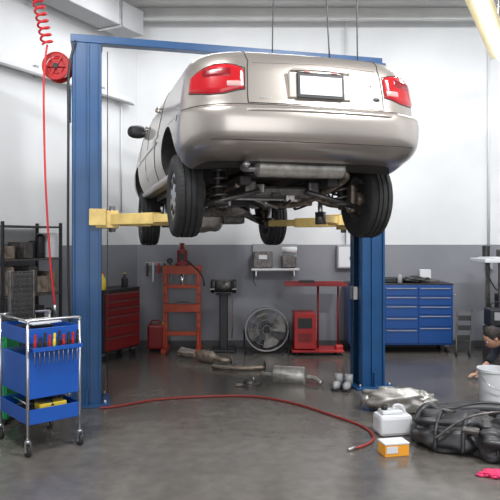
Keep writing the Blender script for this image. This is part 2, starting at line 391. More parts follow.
def wheel(x,y,z,s,nmn):
    w=grp('wheel_'+nmn,(x,y,z)); w.parent=car
    pr=[(.19,-.095),(.21,-.102),(.27,-.108),(.305,-.10),(.322,-.082),(.328,-.05),(.318,-.046),(.318,-.036),(.33,-.032),(.33,-.006),(.32,-.003),(.32,.003),(.33,.006),(.33,.032),(.318,.036),(.318,.046),(.328,.05),(.322,.082),(.305,.10),(.27,.108),(.21,.102),(.19,.095)]
    lathe(w,'tyre',pr,RUB,(0,0,0),(1,0,0),56,1,True)
    vs=[];fs=[]
    for k in range(56):
        a=2*math.pi*k/56
        for sd in (-1,1):
            q=Matrix.Rotation(a+(.05 if sd>0 else 0),3,'X'); b=len(vs)
            for dx in (.052,.09):
                for da in (-.018,.018):
                    for rr in (.315,.331-.012*(dx>.06)):
                        vs.append(q@V((sd*dx,da*.6*rr/.33*1.6,rr)))
            fs+=[(b,b+1,b+3,b+2),(b+4,b+5,b+7,b+6),(b,b+1,b+5,b+4),(b+2,b+3,b+7,b+6),(b+1,b+3,b+7,b+5)]
    mk(w,'tread_blocks',vs,fs,RUB)
    lathe(w,'rim',[(.195,-.097),(.2,-.097),(.2,-.09),(.19,-.07),(.19,.07),(.2,.09),(.2,.097),(.195,.097),(.183,.07),(.183,-.07)],STEEL,(0,0,0),(1,0,0),40,1,True)
    lathe(w,'wheel_cover',[(.188,.07),(.175,.088),(.12,.082),(.06,.09),(.03,.1),(0,.1)],COV,(0,0,0),(s,0,0),40)
    for k in range(9):
        a=2*math.pi*k/9; p=V((s*.088,.13*math.cos(a),.13*math.sin(a)))
        box(w,'cover_slot',p,(.012,.035,.05),BLK,.004,(math.degrees(a)-90,0,0))
    cyl(w,'brake_disc',(-s*.05,0,0),(-s*.02,0,0),.135,GUN,32); cyl(w,'hub',(-s*.10,0,0),(-s*.02,0,0),.06,RUST,20)
    box(w,'caliper',(-s*.045,.11,.06),(.09,.07,.13),RUST,.015,(30,0,0))
for s,sn in ((-1,'left'),(1,'right')):
    wheel(s*.785,RY,-.125,s,'rear_'+sn); wheel(s*.785,FY,-.21,s,'front_'+sn)
    tube(car,'lateral_link_'+sn,[(s*.20,RY-.12,-.08),(s*.66,RY-.10,-.20)],.022,GUN,10)
    tube(car,'lateral_link_b_'+sn,[(s*.20,RY+.12,-.08),(s*.66,RY+.08,-.20)],.019,RUST,10)
    tube(car,'trailing_arm_'+sn,[(s*.58,RY+.75,-.04),(s*.60,RY+.4,-.14),(s*.64,RY+.02,-.18)],.030,GUN,10,5)
    box(car,'knuckle_'+sn,(s*.65,RY,-.12),(.05,.11,.24),RUST,.02)
    coil(car,'coil_spring_'+sn,(s*.53,RY-.06,-.16),(s*.50,RY-.04,.30),.066,.011,7,GUN)
    cyl(car,'shock_'+sn,(s*.54,RY-.05,-.22),(s*.505,RY-.04,.34),.028,BLK,14)
    lathe(car,'spring_seat_'+sn,[(.03,0),(.085,.005),(.09,.02),(.04,.025)],GUN,(s*.53,RY-.06,-.19),seg=24)
    tube(car,'control_arm_'+sn,[(s*.32,FY+.1,-.10),(s*.68,FY,-.28)],.028,GUN,10); tube(car,'control_arm_b_'+sn,[(s*.32,FY-.25,-.10),(s*.66,FY-.02,-.28)],.024,GUN,10)
    tube(car,'half_shaft_'+sn,[(s*.2,FY,-.10),(s*.45,FY,-.16),(s*.68,FY,-.2)],.018,STEEL,10)
    lathe(car,'cv_boot_'+sn,[(.02,0),(.035,.02),(.028,.03),(.045,.05),(.036,.06),(.052,.085),(.05,.12)],BLK,(s*.52,FY,-.175),(s,0,-.15),20)
    cyl(car,'strut_'+sn,(s*.6,FY,-.2),(s*.52,FY,.35),.035,BLK,14); coil(car,'front_spring_'+sn,(s*.59,FY,-.02),(s*.53,FY,.32),.075,.010,5,GUN)
    box(car,'knuckle_f_'+sn,(s*.66,FY,-.2),(.05,.1,.2),RUST,.02)
    box(car,'frame_rail_'+sn,(s*.36,2.3,-.015),(.09,3.2,.07),DARK,.01)
    box(car,'pinch_weld_'+sn,(s*.73,2.35,-.012),(.012,1.9,.04),DARK,.002)
box(car,'rear_subframe',(0,RY+.02,-.08),(.62,.16,.10),GUN,.025)
box(car,'rear_subframe_ear',(-.27,RY-.06,-.05),(.10,.12,.12),GUN,.02); box(car,'rear_subframe_ear',(.27,RY-.06,-.05),(.10,.12,.12),GUN,.02)
box(car,'rear_subframe_b',(0,RY+.34,-.05),(.9,.08,.09),DARK,.02)
tube(car,'sway_bar',[(-.62,RY-.05,-.21),(-.55,RY+.22,-.12),(-.3,RY+.26,-.12),(.3,RY+.26,-.12),(.55,RY+.22,-.12),(.62,RY-.05,-.21)],.013,STEEL,8,6)
lathe(car,'muffler',[(.02,-.36),(.06,-.345),(.073,-.33),(.073,.33),(.06,.345),(.02,.36)],ALU,(.0,.48,.062),(1,0,0),28,1)
tube(car,'tail_pipe',[(-.34,.48,.05),(-.42,.46,.045),(-.47,.36,.04),(-.48,.22,.05)],.024,STEEL,12,6)
tube(car,'exhaust_pipe',[(.34,.50,.05),(.44,.68,-.0),(.30,1.25,-.15),(.10,1.6,-.15),(.06,2.4,-.12),(.05,3.2,-.13),(.0,3.5,-.16)],.027,RUST,12,6)
lathe(car,'catalytic_converter',[(.03,-.2),(.075,-.14),(.075,.14),(.03,.2)],ALU,(.06,2.7,-.13),(0,1,0),20)
box(car,'fuel_tank',(-.12,1.75,-.08),(.62,.5,.16),BLK,.04)
box(car,'tank_strap',(-.3,1.75,-.085),(.03,.52,.17),STEEL,.01); box(car,'tank_strap',(.05,1.75,-.085),(.03,.52,.17),STEEL,.01)
box(car,'spare_well',(-.05,.68,.07),(.62,.3,.12),DARK,.05)
box(car,'floor_tunnel',(.05,2.6,.0),(.26,1.6,.08),DARK,.02)
box(car,'front_subframe',(0,FY-.28,-.15),(.8,.16,.09),GUN,.02); box(car,'front_subframe_b',(0,FY+.42,-.13),(.8,.10,.06),DARK,.02)
blob(car,'transaxle',(-.12,FY+.0,-.17),(.26,.24,.20),ALU,.3,1,flat=False,sub=3,ex=.75)
box(car,'oil_pan',(.24,FY+.0,-.19),(.28,.34,.17),GUN,.03)
box(car,'splash_shield',(0,FY+.62,-.02),(1.3,.35,.03),BLK,.005)
for s in (-1,1): tube(car,'steering_tie_rod',[(s*.25,FY-.18,-.12),(s*.66,FY-.12,-.22)],.012,STEEL,8)
random.seed(9)
for i in range(22):
    x=random.uniform(-.5,.5); y=random.uniform(.8,2.1); z=random.uniform(-.17,-.02)
    tube(car,'brake_line',[(x,y,z),(x+random.uniform(-.2,.2),y+.15,z-.03),(x+random.uniform(-.3,.3),y+.3,-.01)],random.choice([.006,.01,.014]),random.choice([BLK,GUN,RUST,STEEL]),8,5)
for i in range(14):
    box(car,'bracket',(random.uniform(-.45,.45),random.uniform(.75,1.6),random.uniform(-.14,-.0)),(random.uniform(.03,.1),random.uniform(.03,.1),random.uniform(.03,.08)),random.choice([GUN,RUST,DARK,ALU]),.008,(random.uniform(-30,30),0,random.uniform(-40,40)))
# ---------------------------------------------------------------- air hose reel
g=grp('air_hose_reel',(-1.86,6.0,3.27))
cyl(g,'drum',(0,-.05,0),(0,.05,0),.07,RED,24)
for y in (-.06,.06):
    torus(g,'flange_rim',(0,y,0),(0,1,0),.128,.010,RED)
    lathe(g,'flange_ring',[(.095,-.004),(.125,-.004),(.125,.004),(.095,.004)],RED,(0,y,0),(0,1,0),36,1,True)
for k in range(5): torus(g,'wound_hose',(0,-.04+.02*k,0),(0,1,0),.085,.011,HOSE)
for k in range(6):
    a=k*math.pi/3; box(g,'flange_spoke',(.065*math.cos(a),-.064,.065*math.sin(a)),(.11,.008,.02),RED,.002,(0,-math.degrees(a),0))
cyl(g,'hub',(0,-.085,0),(0,.08,0),.025,BLK,16); box(g,'mount',(.07,.08,0),(.16,.02,.1),RED,.004)
g=grp('coiled_air_hose')
tube(g,'drop_pipe',[(-2.02,5.84,CEIL),(-2.02,5.84,3.96)],.012,RED,8)
coil(g,'coil',(-2.02,5.84,3.96),(-1.91,5.84,3.44),.05,.011,8,HOSE)
tube(g,'tail',[(-1.91,5.84,3.44),(-1.93,5.84,3.30),(-1.945,5.84,3.0),(-1.93,5.84,2.2),(-1.89,5.84,1.5),(-1.84,5.84,.98)],.010,HOSE,8,8)
cyl(g,'coupler',(-1.84,5.84,.99),(-1.833,5.84,.90),.015,STEEL,10)
g=grp('floor_air_hose')
tube(g,'hose',[(-1.42,5.85,.012),(-1.25,5.93,.012),(-.95,6.15,.012),(-.5,6.28,.012),(0,6.3,.012),(.4,6.05,.012),(.72,5.65,.012),(.95,5.3,.012),(1.0,5.02,.012),(.93,4.84,.012),(.80,4.72,.012)],.011,FHOSE,8,10)
cyl(g,'coupler',(.80,4.72,.014),(.74,4.69,.014),.014,STEEL,10)
for i,(x,y,x2,z2) in enumerate(((.22,5.3,.19,3.18),(.60,5.3,.68,3.16),(.90,5.3,.92,3.1))):
    g=grp('hanging_cable'); tube(g,'cable',[(x,y,CEIL),(x+.01,y,4.4),((x+x2)/2,y,3.9),(x2,y,z2)],.006,BLK,6,6)
    cyl(g,'plug',(x2,y,z2),(x2,y,z2-.05),.014,BLK,10)
# ---------------------------------------------------------------- tool cart
rz=math.degrees(math.atan2(.66,.75))
cart=grp('tool_cart',(-1.64,4.57,0),rz)
W,Lc=.41,.56
for x in (0,W):
    for y in (0,Lc):
        cyl(cart,'leg',(x,y,.11),(x,y,.97),.012,STEEL,12)
        cyl(cart,'caster_wheel',(x-.012,y,.042),(x+.012,y,.042),.042,RUB,20); cyl(cart,'caster_axle',(x-.02,y,.042),(x+.02,y,.042),.012,STEEL,10)
        for s in (-1,1): box(cart,'caster_fork',(x+s*.019,y,.07),(.004,.03,.08),STEEL,.001)
        cyl(cart,'caster_top',(x,y,.1),(x,y,.12),.02,STEEL,12)
def tray(par,nm,x0,x1,y0,y1,z,h,m,t=.006):
    box(par,nm+'_floor',((x0+x1)/2,(y0+y1)/2,z),(x1-x0,y1-y0,t),m,.002)
    for x in (x0,x1): box(par,nm+'_side',(x,(y0+y1)/2,z+h/2),(t,y1-y0,h),m,.002)
    for y in (y0,y1): box(par,nm+'_end',((x0+x1)/2,y,z+h/2),(x1-x0,t,h),m,.002)
tray(cart,'bottom_tray',0,W,0,Lc,.23,.11,BLUE2)
tray(cart,'top_tray',0,W,0,Lc,.83,.11,BLUE2)
box(cart,'drawer_box',(W/2,Lc/2+.02,.58),(W-.02,Lc-.06,.30),BLUE2,.004)
box(cart,'drawer_front',(W/2,.035,.58),(W-.04,.02,.26),BLUE2,.006)
box(cart,'front_panel',(W/2,-.004,.60),(W,.006,.36),BLUE2,.003)
box(cart,'tool_rack',(W/2,-.035,.80),(W-.02,.07,.006),BLUE2,.002); box(cart,'tool_rack_lip',(W/2,-.07,.79),(W-.02,.005,.03),BLUE2,.001)
hm=[RED,BLK,BLK,RED,YB,BLK,RED,BLK,RED,BLK]
for i in range(10):
    x=.035+i*.037; hh=[1,.8,1.1,.9,1,1.15,.85,1,.95,1.1][i]
    lathe(cart,'screwdriver_handle',[(.006,0),(.011,.01),(.012,.05*hh),(.008,.065*hh),(.011,.08*hh),(.009,.1*hh),(0,.102*hh)],hm[i],(x,-.045,.80),(0.05,0,1),10)
    cyl(cart,'screwdriver_shaft',(x,-.045,.80),(x,-.045,.68),.0035,STEEL,6)
for y in (-.0,Lc): tube(cart,'handle',[(0,y,.95),(0,y,.985),(.03,y,1.0),(W-.03,y,1.0),(W,y,.985),(W,y,.95)],.011,STEEL,8,4)
tube(cart,'side_rail',[(0,0,1.0),(0,Lc,1.0)],.008,STEEL,8)
box(cart,'paper_pad',(.2,.25,.96),(.26,.2,.01),WHITE,.002,(4,0,10))
box(cart,'tool_case',(.2,.40,.88),(.28,.18,.07),BLK,.01)
for i in range(6): cyl(cart,'socket',(.08+.045*i,.12,.835),(.08+.045*i,.12,.88),.016,CHROME,12)
blob(cart,'rag',(.2,.25,.31),(.15,.18,.08),BLK,.5,3); box(cart,'socket_set',(.22,.1,.33),(.22,.1,.05),YB,.008)
cyl(cart,'wrench',(.05,.1,.35),(.06,.42,.35),.01,CHROME,8)
g=grp('radiator',(-1.87,5.07,.94),40)
box(g,'tank_l',(-.095,0,.21),(.02,.05,.40),GUN,.006); box(g,'tank_r',(.095,0,.21),(.02,.05,.40),GUN,.006)
for i in range(20): box(g,'fin',(0,0,.02+i*.02),(.18,.03,.005),BLK if i%2 else GUN,.001)
for i in range(9): box(g,'tube',(-.08+i*.02,0,.21),(.003,.036,.39),GUN,.0)
# ---------------------------------------------------------------- chests
def chest(name,loc,rz,w,d,h,m,cols,rows,top=BLK,hm=STEEL,legs=.12,fm=None):
    g=grp(name,loc,rz)
    box(g,'cabinet',(0,d/2,legs+(h-legs)/2),(w,d,h-legs),fm or m,.008)
    box(g,'top_mat',(0,d/2,h+.008),(w+.01,d+.01,.016),top,.004)
    cw=(w-.04)/cols
    for ci in range(cols):
        r=rows[ci]; tot=sum(r); z=h-.03
        for q in r:
            hh=(h-legs-.05)*q/tot; xx=-w/2+.02+cw*(ci+.5)
            box(g,'drawer',(xx,-.008,z-hh/2),(cw-.012,.02,hh-.012),m,.004)
            box(g,'drawer_pull',(xx,-.024,z-.022),(cw-.05,.014,.010),hm,.003); z-=hh
    for x in (-w/2+.07,w/2-.07):
        for y in (.07,d-.07):
            cyl(g,'caster',(x-.015,y,.05),(x+.015,y,.05),.05,RUB,18); box(g,'caster_fork',(x,y,.10),(.05,.05,.04),STEEL,.004)
    tube(g,'side_handle',[(w/2,.08,h-.15),(w/2+.05,.08,h-.15),(w/2+.05,d-.08,h-.15),(w/2,d-.08,h-.15)],.011,STEEL,8)
    return g
chest('blue_tool_chest',(2.13,8.72,0),0,1.46,.5,.97,CHB,3,[[1,1,1.5,2],[1,1,1.3,1.3,1.6],[1,1,1,1.3,1.8]],BLK,GREY,.12)
g=grp('shop_clutter_pile',(2.13,8.72,.99))
blob(g,'rag',(.25,.2,.035),(.2,.13,.05),BLK,.5,2); box(g,'case',(-.1,.25,.035),(.3,.2,.07),BLK,.01); box(g,'tray',(.45,.2,.02),(.25,.2,.04),GUN,.006)
lathe(g,'can',[(.03,0),(.033,.005),(.033,.1),(.02,.12),(0,.12)],GREY,(.0,.1,0)); box(g,'white_box',(.42,.33,.11),(.16,.1,.14),WHITE,.006)
chest('red_tool_chest',(-1.72,8.35,0),62.5,.76,.38,.93,DRED,1,[[1,1,1,1.3,1.5,1.8]],BLK,GUN,.12,BLK)
g=grp('oil_bottle',(-1.92,8.05,.95)); lathe(g,'bottle',[(.04,0),(.045,.01),(.045,.14),(.015,.19),(.015,.22),(0,.22)],YB,(0,0,0)); lathe(g,'cap',[(.018,.215),(.018,.24),(0,.24)],RED)
g=grp('oil_bottle',(-1.72,8.5,.95)); lathe(g,'bottle',[(.04,0),(.045,.01),(.045,.12),(.015,.16),(.015,.19),(0,.19)],BLK); lathe(g,'cap',[(.018,.185),(.018,.2),(0,.2)],YB)
g=grp('metal_shelving',(-2.60,7.03,0),62.5)
for x in (-.42,.42):
    for y in (-.19,.19): box(g,'upright',(x,y,.9),(.03,.03,1.8),BLK,.003)
for z in (.12,.55,.98,1.38,1.75): box(g,'shelf',(0,0,z),(.86,.40,.02),GUN,.003)
random.seed(5)
g2=grp('storage_boxes',(-2.60,7.03,0),62.5)
for z in (.135,.565,.995,1.395):
    x=-.38
    while x<.34:
        w=random.uniform(.07,.18);h=random.uniform(.12,.32); m=random.choice([BLK,GUN,CARD,BLK,GREY,RUST,DARK,WHITE,DARK])
        if random.random()<.35: lathe(g2,'can',[(w*.35,0),(w*.4,.01),(w*.4,h*.8),(w*.2,h*.9),(0,h*.9)],m,(x+w/2,-.05,z),seg=16)
        else: box(g2,'box',(x+w/2,-.02,z+h/2),(w*.9,.25,h),m,.006,(0,0,random.uniform(-8,8)))
        x+=w+.01
g=grp('air_compressor',(-2.85,6.0,0),62.5)
lathe(g,'tank',[(.02,-.32),(.12,-.30),(.17,-.24),(.18,-.2),(.18,.2),(.17,.24),(.12,.30),(.02,.32)],GREEN,(0,0,.38),(1,0,0),28)
for x in (-.2,.2): box(g,'foot',(x,0,.11),(.05,.28,.22),BLK,.006)
box(g,'motor',(-.1,0,.66),(.22,.18,.2),BLK,.03); cyl(g,'pump',(.15,0,.55),(.15,0,.82),.06,GREEN,18); torus(g,'flywheel',(.02,-.12,.68),(0,1,0),.11,.015,BLK)
g=grp('green_cabinet',(-2.285,5.46,0))
box(g,'body',(0,0,.48),(.40,.30,.84),GREEN,.008); box(g,'top',(0,0,.91),(.42,.32,.02),BLK,.004); box(g,'door',(0,-.156,.40),(.37,.014,.64),GREEN,.005); box(g,'drawer',(0,-.156,.81),(.37,.014,.13),GREEN,.005)
box(g,'door_pull',(.14,-.17,.5),(.014,.02,.12),STEEL,.003); box(g,'drawer_pull',(0,-.17,.82),(.14,.02,.014),STEEL,.003)
for x in (-.16,.16):
    for y in (-.11,.11): cyl(g,'foot',(x,y,0),(x,y,.07),.02,BLK,10)
# ---------------------------------------------------------------- shop press
g=grp('hydraulic_shop_press',(-.98,8.95,0))
for s in (-1,1):
    box(g,'column',(s*.24,0,.62),(.06,.10,1.16),PRED,.006); box(g,'foot',(s*.24,0,.03),(.07,.5,.06),PRED,.006)
    tube(g,'brace',[(s*.24,-.22,.06),(s*.24,-.05,.35)],.012,PRED,8)
    for k in range(6): cyl(g,'pin_hole',(s*.24,-.052,.3+.13*k),(s*.24,-.049,.3+.13*k),.014,BLK,10)
for y in (-.05,.05):
    box(g,'top_beam',(0,y,1.17),(.56,.02,.12),PRED,.005); box(g,'bed_beam',(0,y,.62),(.5,.02,.11),PRED,.005)
box(g,'lower_beam',(0,0,.25),(.44,.05,.06),PRED,.005); box(g,'ram_beam',(0,0,.93),(.42,.07,.05),PRED,.005)
lathe(g,'bottle_jack',[(.10,0),(.10,.03),(.075,.05),(.075,.22),(.045,.24),(.03,.3),(.045,.32),(0,.33)],DRED,(0,0,1.23)); cyl(g,'ram',(0,0,.9),(0,0,1.15),.028,CHROME,14)
box(g,'jack_label',(0,-.076,1.36),(.08,.004,.1),BLK,.001)
for s in (-1,1): coil(g,'return_spring',(s*.15,0,.95),(s*.15,0,1.12),.018,.004,9,STEEL,8)
tube(g,'pump_handle',[(.08,-.05,1.3),(.28,-.12,1.12),(.33,-.14,.95)],.012,BLK,8,4); cyl(g,'gauge',(-.17,-.08,1.3),(-.17,-.05,1.3),.045,BLK,18)
box(g,'arbor_plate',(0,0,.69),(.16,.12,.025),GUN,.003)
g=grp('pedestal_grinder',(-.38,8.95,0))
box(g,'base',(0,0,.02),(.34,.34,.04),BLK,.01); box(g,'pedestal',(0,0,.42),(.12,.12,.78),BLK,.015); box(g,'shelf',(0,-.02,.82),(.22,.2,.02),BLK,.004)
cyl(g,'motor',(-.12,0,.93),(.12,0,.93),.085,GUN,24)
for s in (-1,1):
    cyl(g,'guard',(s*.13,0,.93),(s*.18,0,.93),.10,BLK,24); cyl(g,'grinding_wheel',(s*.125,-.01,.93),(s*.185,-.01,.93),.085,GUN,24); box(g,'tool_rest',(s*.155,-.11,.9),(.06,.05,.01),STEEL,.002)
tube(g,'hooked_pipe',[(.12,-.1,.2),(.14,-.1,.5),(.13,-.1,.78)],.01,RUST,8)
# fan
g=grp('drum_fan',(.235,8.8,0))
lathe(g,'drum',[(.288,-.10),(.30,-.10),(.30,.10),(.288,.10)],GUN,(0,0,.34),(0,1,0),44,1,True)
for y in (-.115,.115):
    for R in (.06,.14,.22,.30): torus(g,'grille_ring',(0,y,.34),(0,1,0),R,.003 if R<.3 else .010,GREY,36)
    for k in range(12):
        a=k*math.pi/6; cyl(g,'grille_wire',(.05*math.cos(a),y,.34+.05*math.sin(a)),(.3*math.cos(a),y,.34+.3*math.sin(a)),.0025,GREY,5)
for k in range(4):
    a=k*math.pi/2+.3; vs=[];fs=[]
    for i in range(7):
        r=.04+.038*i
        for j in range(5):
            b=a+(j/4-.5)*.95; vs.append((r*math.cos(b),(j/4-.5)*.09,.34+r*math.sin(b)))
    for i in range(6):
        for j in range(4): fs.append((i*5+j,i*5+j+1,i*5+j+6,i*5+j+5))
    mk(g,'fan_blade',vs,fs,ALU,True)
cyl(g,'motor',(0,0,.34),(0,.1,.34),.07,BLK,20); cyl(g,'hub',(0,-.05,.34),(0,0,.34),.045,BLK,16)
for s in (-1,1): tube(g,'stand',[(s*.2,-.16,.012),(s*.30,-.14,.015),(s*.315,0,.2),(s*.315,0,.34)],.012,BLK,8,4); tube(g,'stand_foot',[(s*.30,-.15,.012),(s*.30,.17,.012)],.012,BLK,8)
# red service stand
g=grp('red_welding_cart',(.80,8.75,0))
box(g,'cabinet',(-.04,0,.34),(.30,.40,.5),RED,.012); box(g,'panel_dark',(-.04,-.202,.45),(.2,.004,.14),BLK,.002)
for i in range(5): box(g,'vent_slot',(-.04,-.203,.2+.025*i),(.2,.004,.008),BLK,.001)
cyl(g,'mast',(.16,0,.05),(.16,0,.96),.016,DRED,12); box(g,'top_tray',(.12,-.02,.97),(.85,.36,.02),RED,.005)
for s in (-1,1): box(g,'tray_lip',(.12,-.02+s*.18,.985),(.85,.01,.045),DRED,.002)
box(g,'base',(.14,0,.06),(.72,.42,.03),RED,.006); box(g,'toe',(.44,-.12,.1),(.10,.12,.08),RED,.01)
for x in (-.15,.42):
    for y in (-.17,.17): cyl(g,'wheel',(x-.012,y,.035),(x+.012,y,.035),.035,RUB,16)
tube(g,'post_rear',[(.46,.12,.06),(.46,.12,.96)],.014,DRED,10)
box(g,'tray_box',(.0,-.05,1.01),(.2,.16,.05),BLK,.005)
g=grp('wall_parts_shelf',(.37,9.12,0))
box(g,'backboard',(0,.13,1.33),(.66,.015,.42),GREY,.003); box(g,'shelf',(0,.0,1.17),(.70,.24,.03),WHITE,.005)
for s in (-1,1): box(g,'bracket',(s*.28,.06,1.11),(.02,.16,.08),STEEL,.003)
box(g,'dark_unit',(-.18,.02,1.31),(.28,.18,.24),GUN,.012); box(g,'paper_holder',(.2,.02,1.28),(.22,.16,.18),GUN,.02)
cyl(g,'paper_roll',(.1,.0,1.45),(.32,.0,1.45),.05,WHITE,20); box(g,'label',(-.18,-.072,1.35),(.12,.004,.06),WHITE,.001)
tube(g,'hook_cord',[(-.3,.05,1.16),(-.32,.05,1.0),(-.28,.05,.92)],.006,BLK,6,4)
g=grp('wall_hook_rack',(-1.35,9.22,0))
box(g,'rail',(0,0,1.25),(.42,.02,.05),GREY,.003)
for i,(h,m) in enumerate(((.2,BLK),(.28,STEEL),(.16,RED),(.24,BLK),(.2,GUN))):
    x=-.17+.085*i; cyl(g,'hook',(x,0,1.26),(x,-.05,1.26),.005,STEEL,6); box(g,'hung_tool',(x,-.045,1.26-h/2),(.03,.012,h),m,.004)
g=grp('red_jerry_can',(-1.36,8.98,0)); box(g,'can',(0,0,.20),(.24,.16,.36),DRED,.035); tube(g,'can_handle',[(-.08,0,.37),(-.06,0,.43),(.04,0,.43),(.06,0,.37)],.013,DRED,8,4); cyl(g,'spout',(.09,0,.36),(.13,0,.45),.02,YB,12)
g=grp('electrical_panel',(1.42,9.2,0)); box(g,'panel',(0,0,1.35),(.26,.12,.34),GREY,.008); box(g,'door_face',(0,-.062,1.35),(.22,.006,.30),WHITE,.003); cyl(g,'pipe',(0,0,1.52),(0,0,CEIL-.03),.014,WHITE,10); box(g,'switch',(.06,-.07,1.33),(.02,.015,.05),BLK,.002)
g=grp('workbench',(3.72,8.3,0))
box(g,'top',(0,0,1.33),(1.35,.55,.05),WHITE,.006)
for x in (-.45,.62):
    for y in (-.22,.22): box(g,'leg',(x,y,.65),(.05,.05,1.3),GUN,.004)
box(g,'mid_shelf',(.08,0,.62),(1.05,.5,.03),GUN,.004); box(g,'stored_box',(-.3,-.05,.76),(.22,.3,.24),BLK,.01); box(g,'stored_box',(.1,-.05,.75),(.3,.3,.22),CARD,.01)
box(g,'papers',(-.5,-.1,1.365),(.25,.3,.02),WHITE,.003,(0,0,15)); box(g,'vise',(-.3,.05,1.42),(.14,.2,.12),GUN,.02); lathe(g,'can',[(.05,0),(.05,.16),(0,.16)],BLK,(-.5,.15,1.36))
tube(g,'drape_cord',[(-.62,-.2,1.32),(-.60,-.24,1.1),(-.5,-.25,.95),(-.45,-.25,1.1)],.01,BLK,6,6)
g=grp('folding_creeper',(2.98,8.62,0),0)
for s in (-1,1): tube(g,'frame',[(s*.09-.06,-.12,.03),(s*.10,.0,.45),(s*.10+.03,.05,.62)],.012,GUN,8,4)
for k in range(4): box(g,'slat',(-.04+.02*k,-.09+.04*k,.12+.13*k),(.18,.012,.07),BLK,.004,(-14,0,0))
for s in (-1,1): cyl(g,'wheel',(s*.09-.07,-.12,.03),(s*.09-.05,-.12,.03),.03,RUB,14)
g=grp('battery_charger',(3.02,7.9,0))
box(g,'stand',(0.15,0,.25),(.3,.3,.5),GUN,.01); box(g,'case',(0.15,0,.62),(.3,.24,.22),BLK,.02); box(g,'face',(0.15,-.122,.64),(.2,.004,.1),GREY,.001); tube(g,'handle',[(.05,0,.73),(.07,0,.8),(.23,0,.8),(.25,0,.73)],.01,BLK,8,4)
# ---------------------------------------------------------------- floor junk
g=grp('exhaust_section',(-.62,8.15,0),-22)
tube(g,'pipe_a',[(-.42,.10,.05),(-.25,.05,.06),(-.1,0,.07)],.03,RUST,12,5)
lathe(g,'resonator',[(.03,-.16),(.07,-.12),(.08,-.1),(.08,.1),(.07,.12),(.03,.16)],RUST,(.06,-.03,.08),(1,-.2,0),22,.8)
tube(g,'pipe_b',[(.2,-.06,.07),(.34,-.1,.06),(.42,-.03,.05)],.028,RUST,12,5)
lathe(g,'flange',[(.055,-.008),(.06,0),(.055,.008)],GUN,(.42,-.03,.062),(1,.6,0),12)
box(g,'shield',(-.3,.12,.1),(.22,.14,.02),ALU,.008,(15,10,10))
g=grp('exhaust_pipe_loose',(-.15,7.6,0),-5)
tube(g,'pipe',[(-.32,.08,.03),(-.2,.02,.03),(-.05,-.02,.035),(.15,.0,.03),(.33,.06,.03)],.026,RUST,12,6)
lathe(g,'flange',[(.05,-.006),(.055,0),(.05,.006)],GUN,(.33,.06,.056),(1,.3,0),12); box(g,'hanger',(-.05,.03,.05),(.02,.12,.02),GUN,.003)
g=grp('muffler_assembly',(.44,6.98,0),-16)
lathe(g,'muffler_can',[(.03,-.2),(.09,-.185),(.105,-.17),(.105,.17),(.09,.185),(.03,.2)],ALU,(0,0,.075),(1,0,0),28,.7)
tube(g,'inlet',[(-.2,0,.07),(-.3,.04,.06),(-.34,.12,.05)],.026,ALU,12,5); tube(g,'outlet',[(.2,0,.07),(.30,-.02,.06),(.38,-.08,.03)],.026,ALU,12,5)
g=grp('brake_rotor',(.0,6.85,0)); lathe(g,'rotor',[(.03,.0),(.12,.0),(.12,.02),(.07,.022),(.065,.05),(.03,.052)],GUN,seg=28); cyl(g,'stud',(.04,0,.05),(.04,0,.08),.006,STEEL,8); box(g,'bracket',(-.12,-.08,.02),(.08,.03,.03),RUST,.006)
g=grp('work_boots',(.99,6.64,0),-20)
for s in (-1,1):
    box(g,'sole',(s*.055,0,.012),(.085,.25,.02),BLK,.008); blob(g,'upper',(s*.055,-.04,.05),(.042,.10,.045),GREY,.1,s+2,sub=3); cyl(g,'shaft',(s*.055,.07,.05),(s*.055,.08,.15),.045,GREY,16)
# right foreground
g=grp('heat_shield_duct',(1.38,5.80,0),-8)
blob(g,'duct_body',(0,0,.10),(.29,.13,.12),ALU,.35,4,freq=2.2,ex=.85); blob(g,'duct_end',(.22,.02,.09),(.13,.11,.10),ALU,.4,6,freq=3)
tube(g,'flange_pipe',[(-.24,0,.1),(-.33,.03,.09)],.05,ALU,16); torus(g,'seam',(0,0,.1),(1,0,0),.118,.007,STEEL); torus(g,'seam',(.12,0,.1),(1,0,0),.112,.006,STEEL)
g=grp('white_jug',(1.18,5.13,0),10)
box(g,'body',(0,0,.085),(.28,.2,.17),WHITE,.03); box(g,'shoulder',(-.02,0,.18),(.18,.13,.04),WHITE,.018); cyl(g,'cap',(-.07,0,.19),(-.07,0,.235),.026,BLK,16); tube(g,'handle',[(.0,0,.18),(.02,0,.23),(.08,0,.22),(.11,0,.165)],.013,WHITE,8,5)
g=grp('parts_box',(1.075,4.64,0),12)
box(g,'carton',(0,0,.045),(.19,.13,.09),ORG,.003); box(g,'lid',(0,0,.092),(.196,.136,.012),WHITE,.002); box(g,'label',(-.04,-.067,.05),(.09,.003,.05),WHITE,.001)
BP=mat('black_tank_plastic',(.028,.028,.03),.42,0,var=.3,scale=8,bump=.2)
g=grp('plastic_fuel_tank',(1.76,4.70,0),-28)
blob(g,'tank_half',(-.22,.04,.11),(.30,.26,.145),BP,.30,5,freq=2.6,ex=.75,sub=5); blob(g,'tank_half_b',(.24,-.02,.12),(.30,.28,.15),BP,.35,8,freq=2.6,ex=.75,sub=5)
for x in (-.3,-.1,.14,.34):
    tube(g,'rib',[(x,-.25,.04),(x,-.2,.19),(x,-.05,.245),(x,.12,.24),(x,.22,.15)],.014,BP,8,5)
lathe(g,'pump_ring',[(.10,0),(.10,.025),(.08,.035),(.06,.03),(.06,.05),(0,.05)],BLK,(.2,.02,.25)); lathe(g,'pump_ring_small',[(.05,0),(.05,.03),(0,.035)],GUN,(-.25,.05,.24))
tube(g,'filler_neck',[(-.3,.1,.2),(-.40,.13,.26),(-.46,.06,.24),(-.50,.0,.15)],.03,BP,12,6)
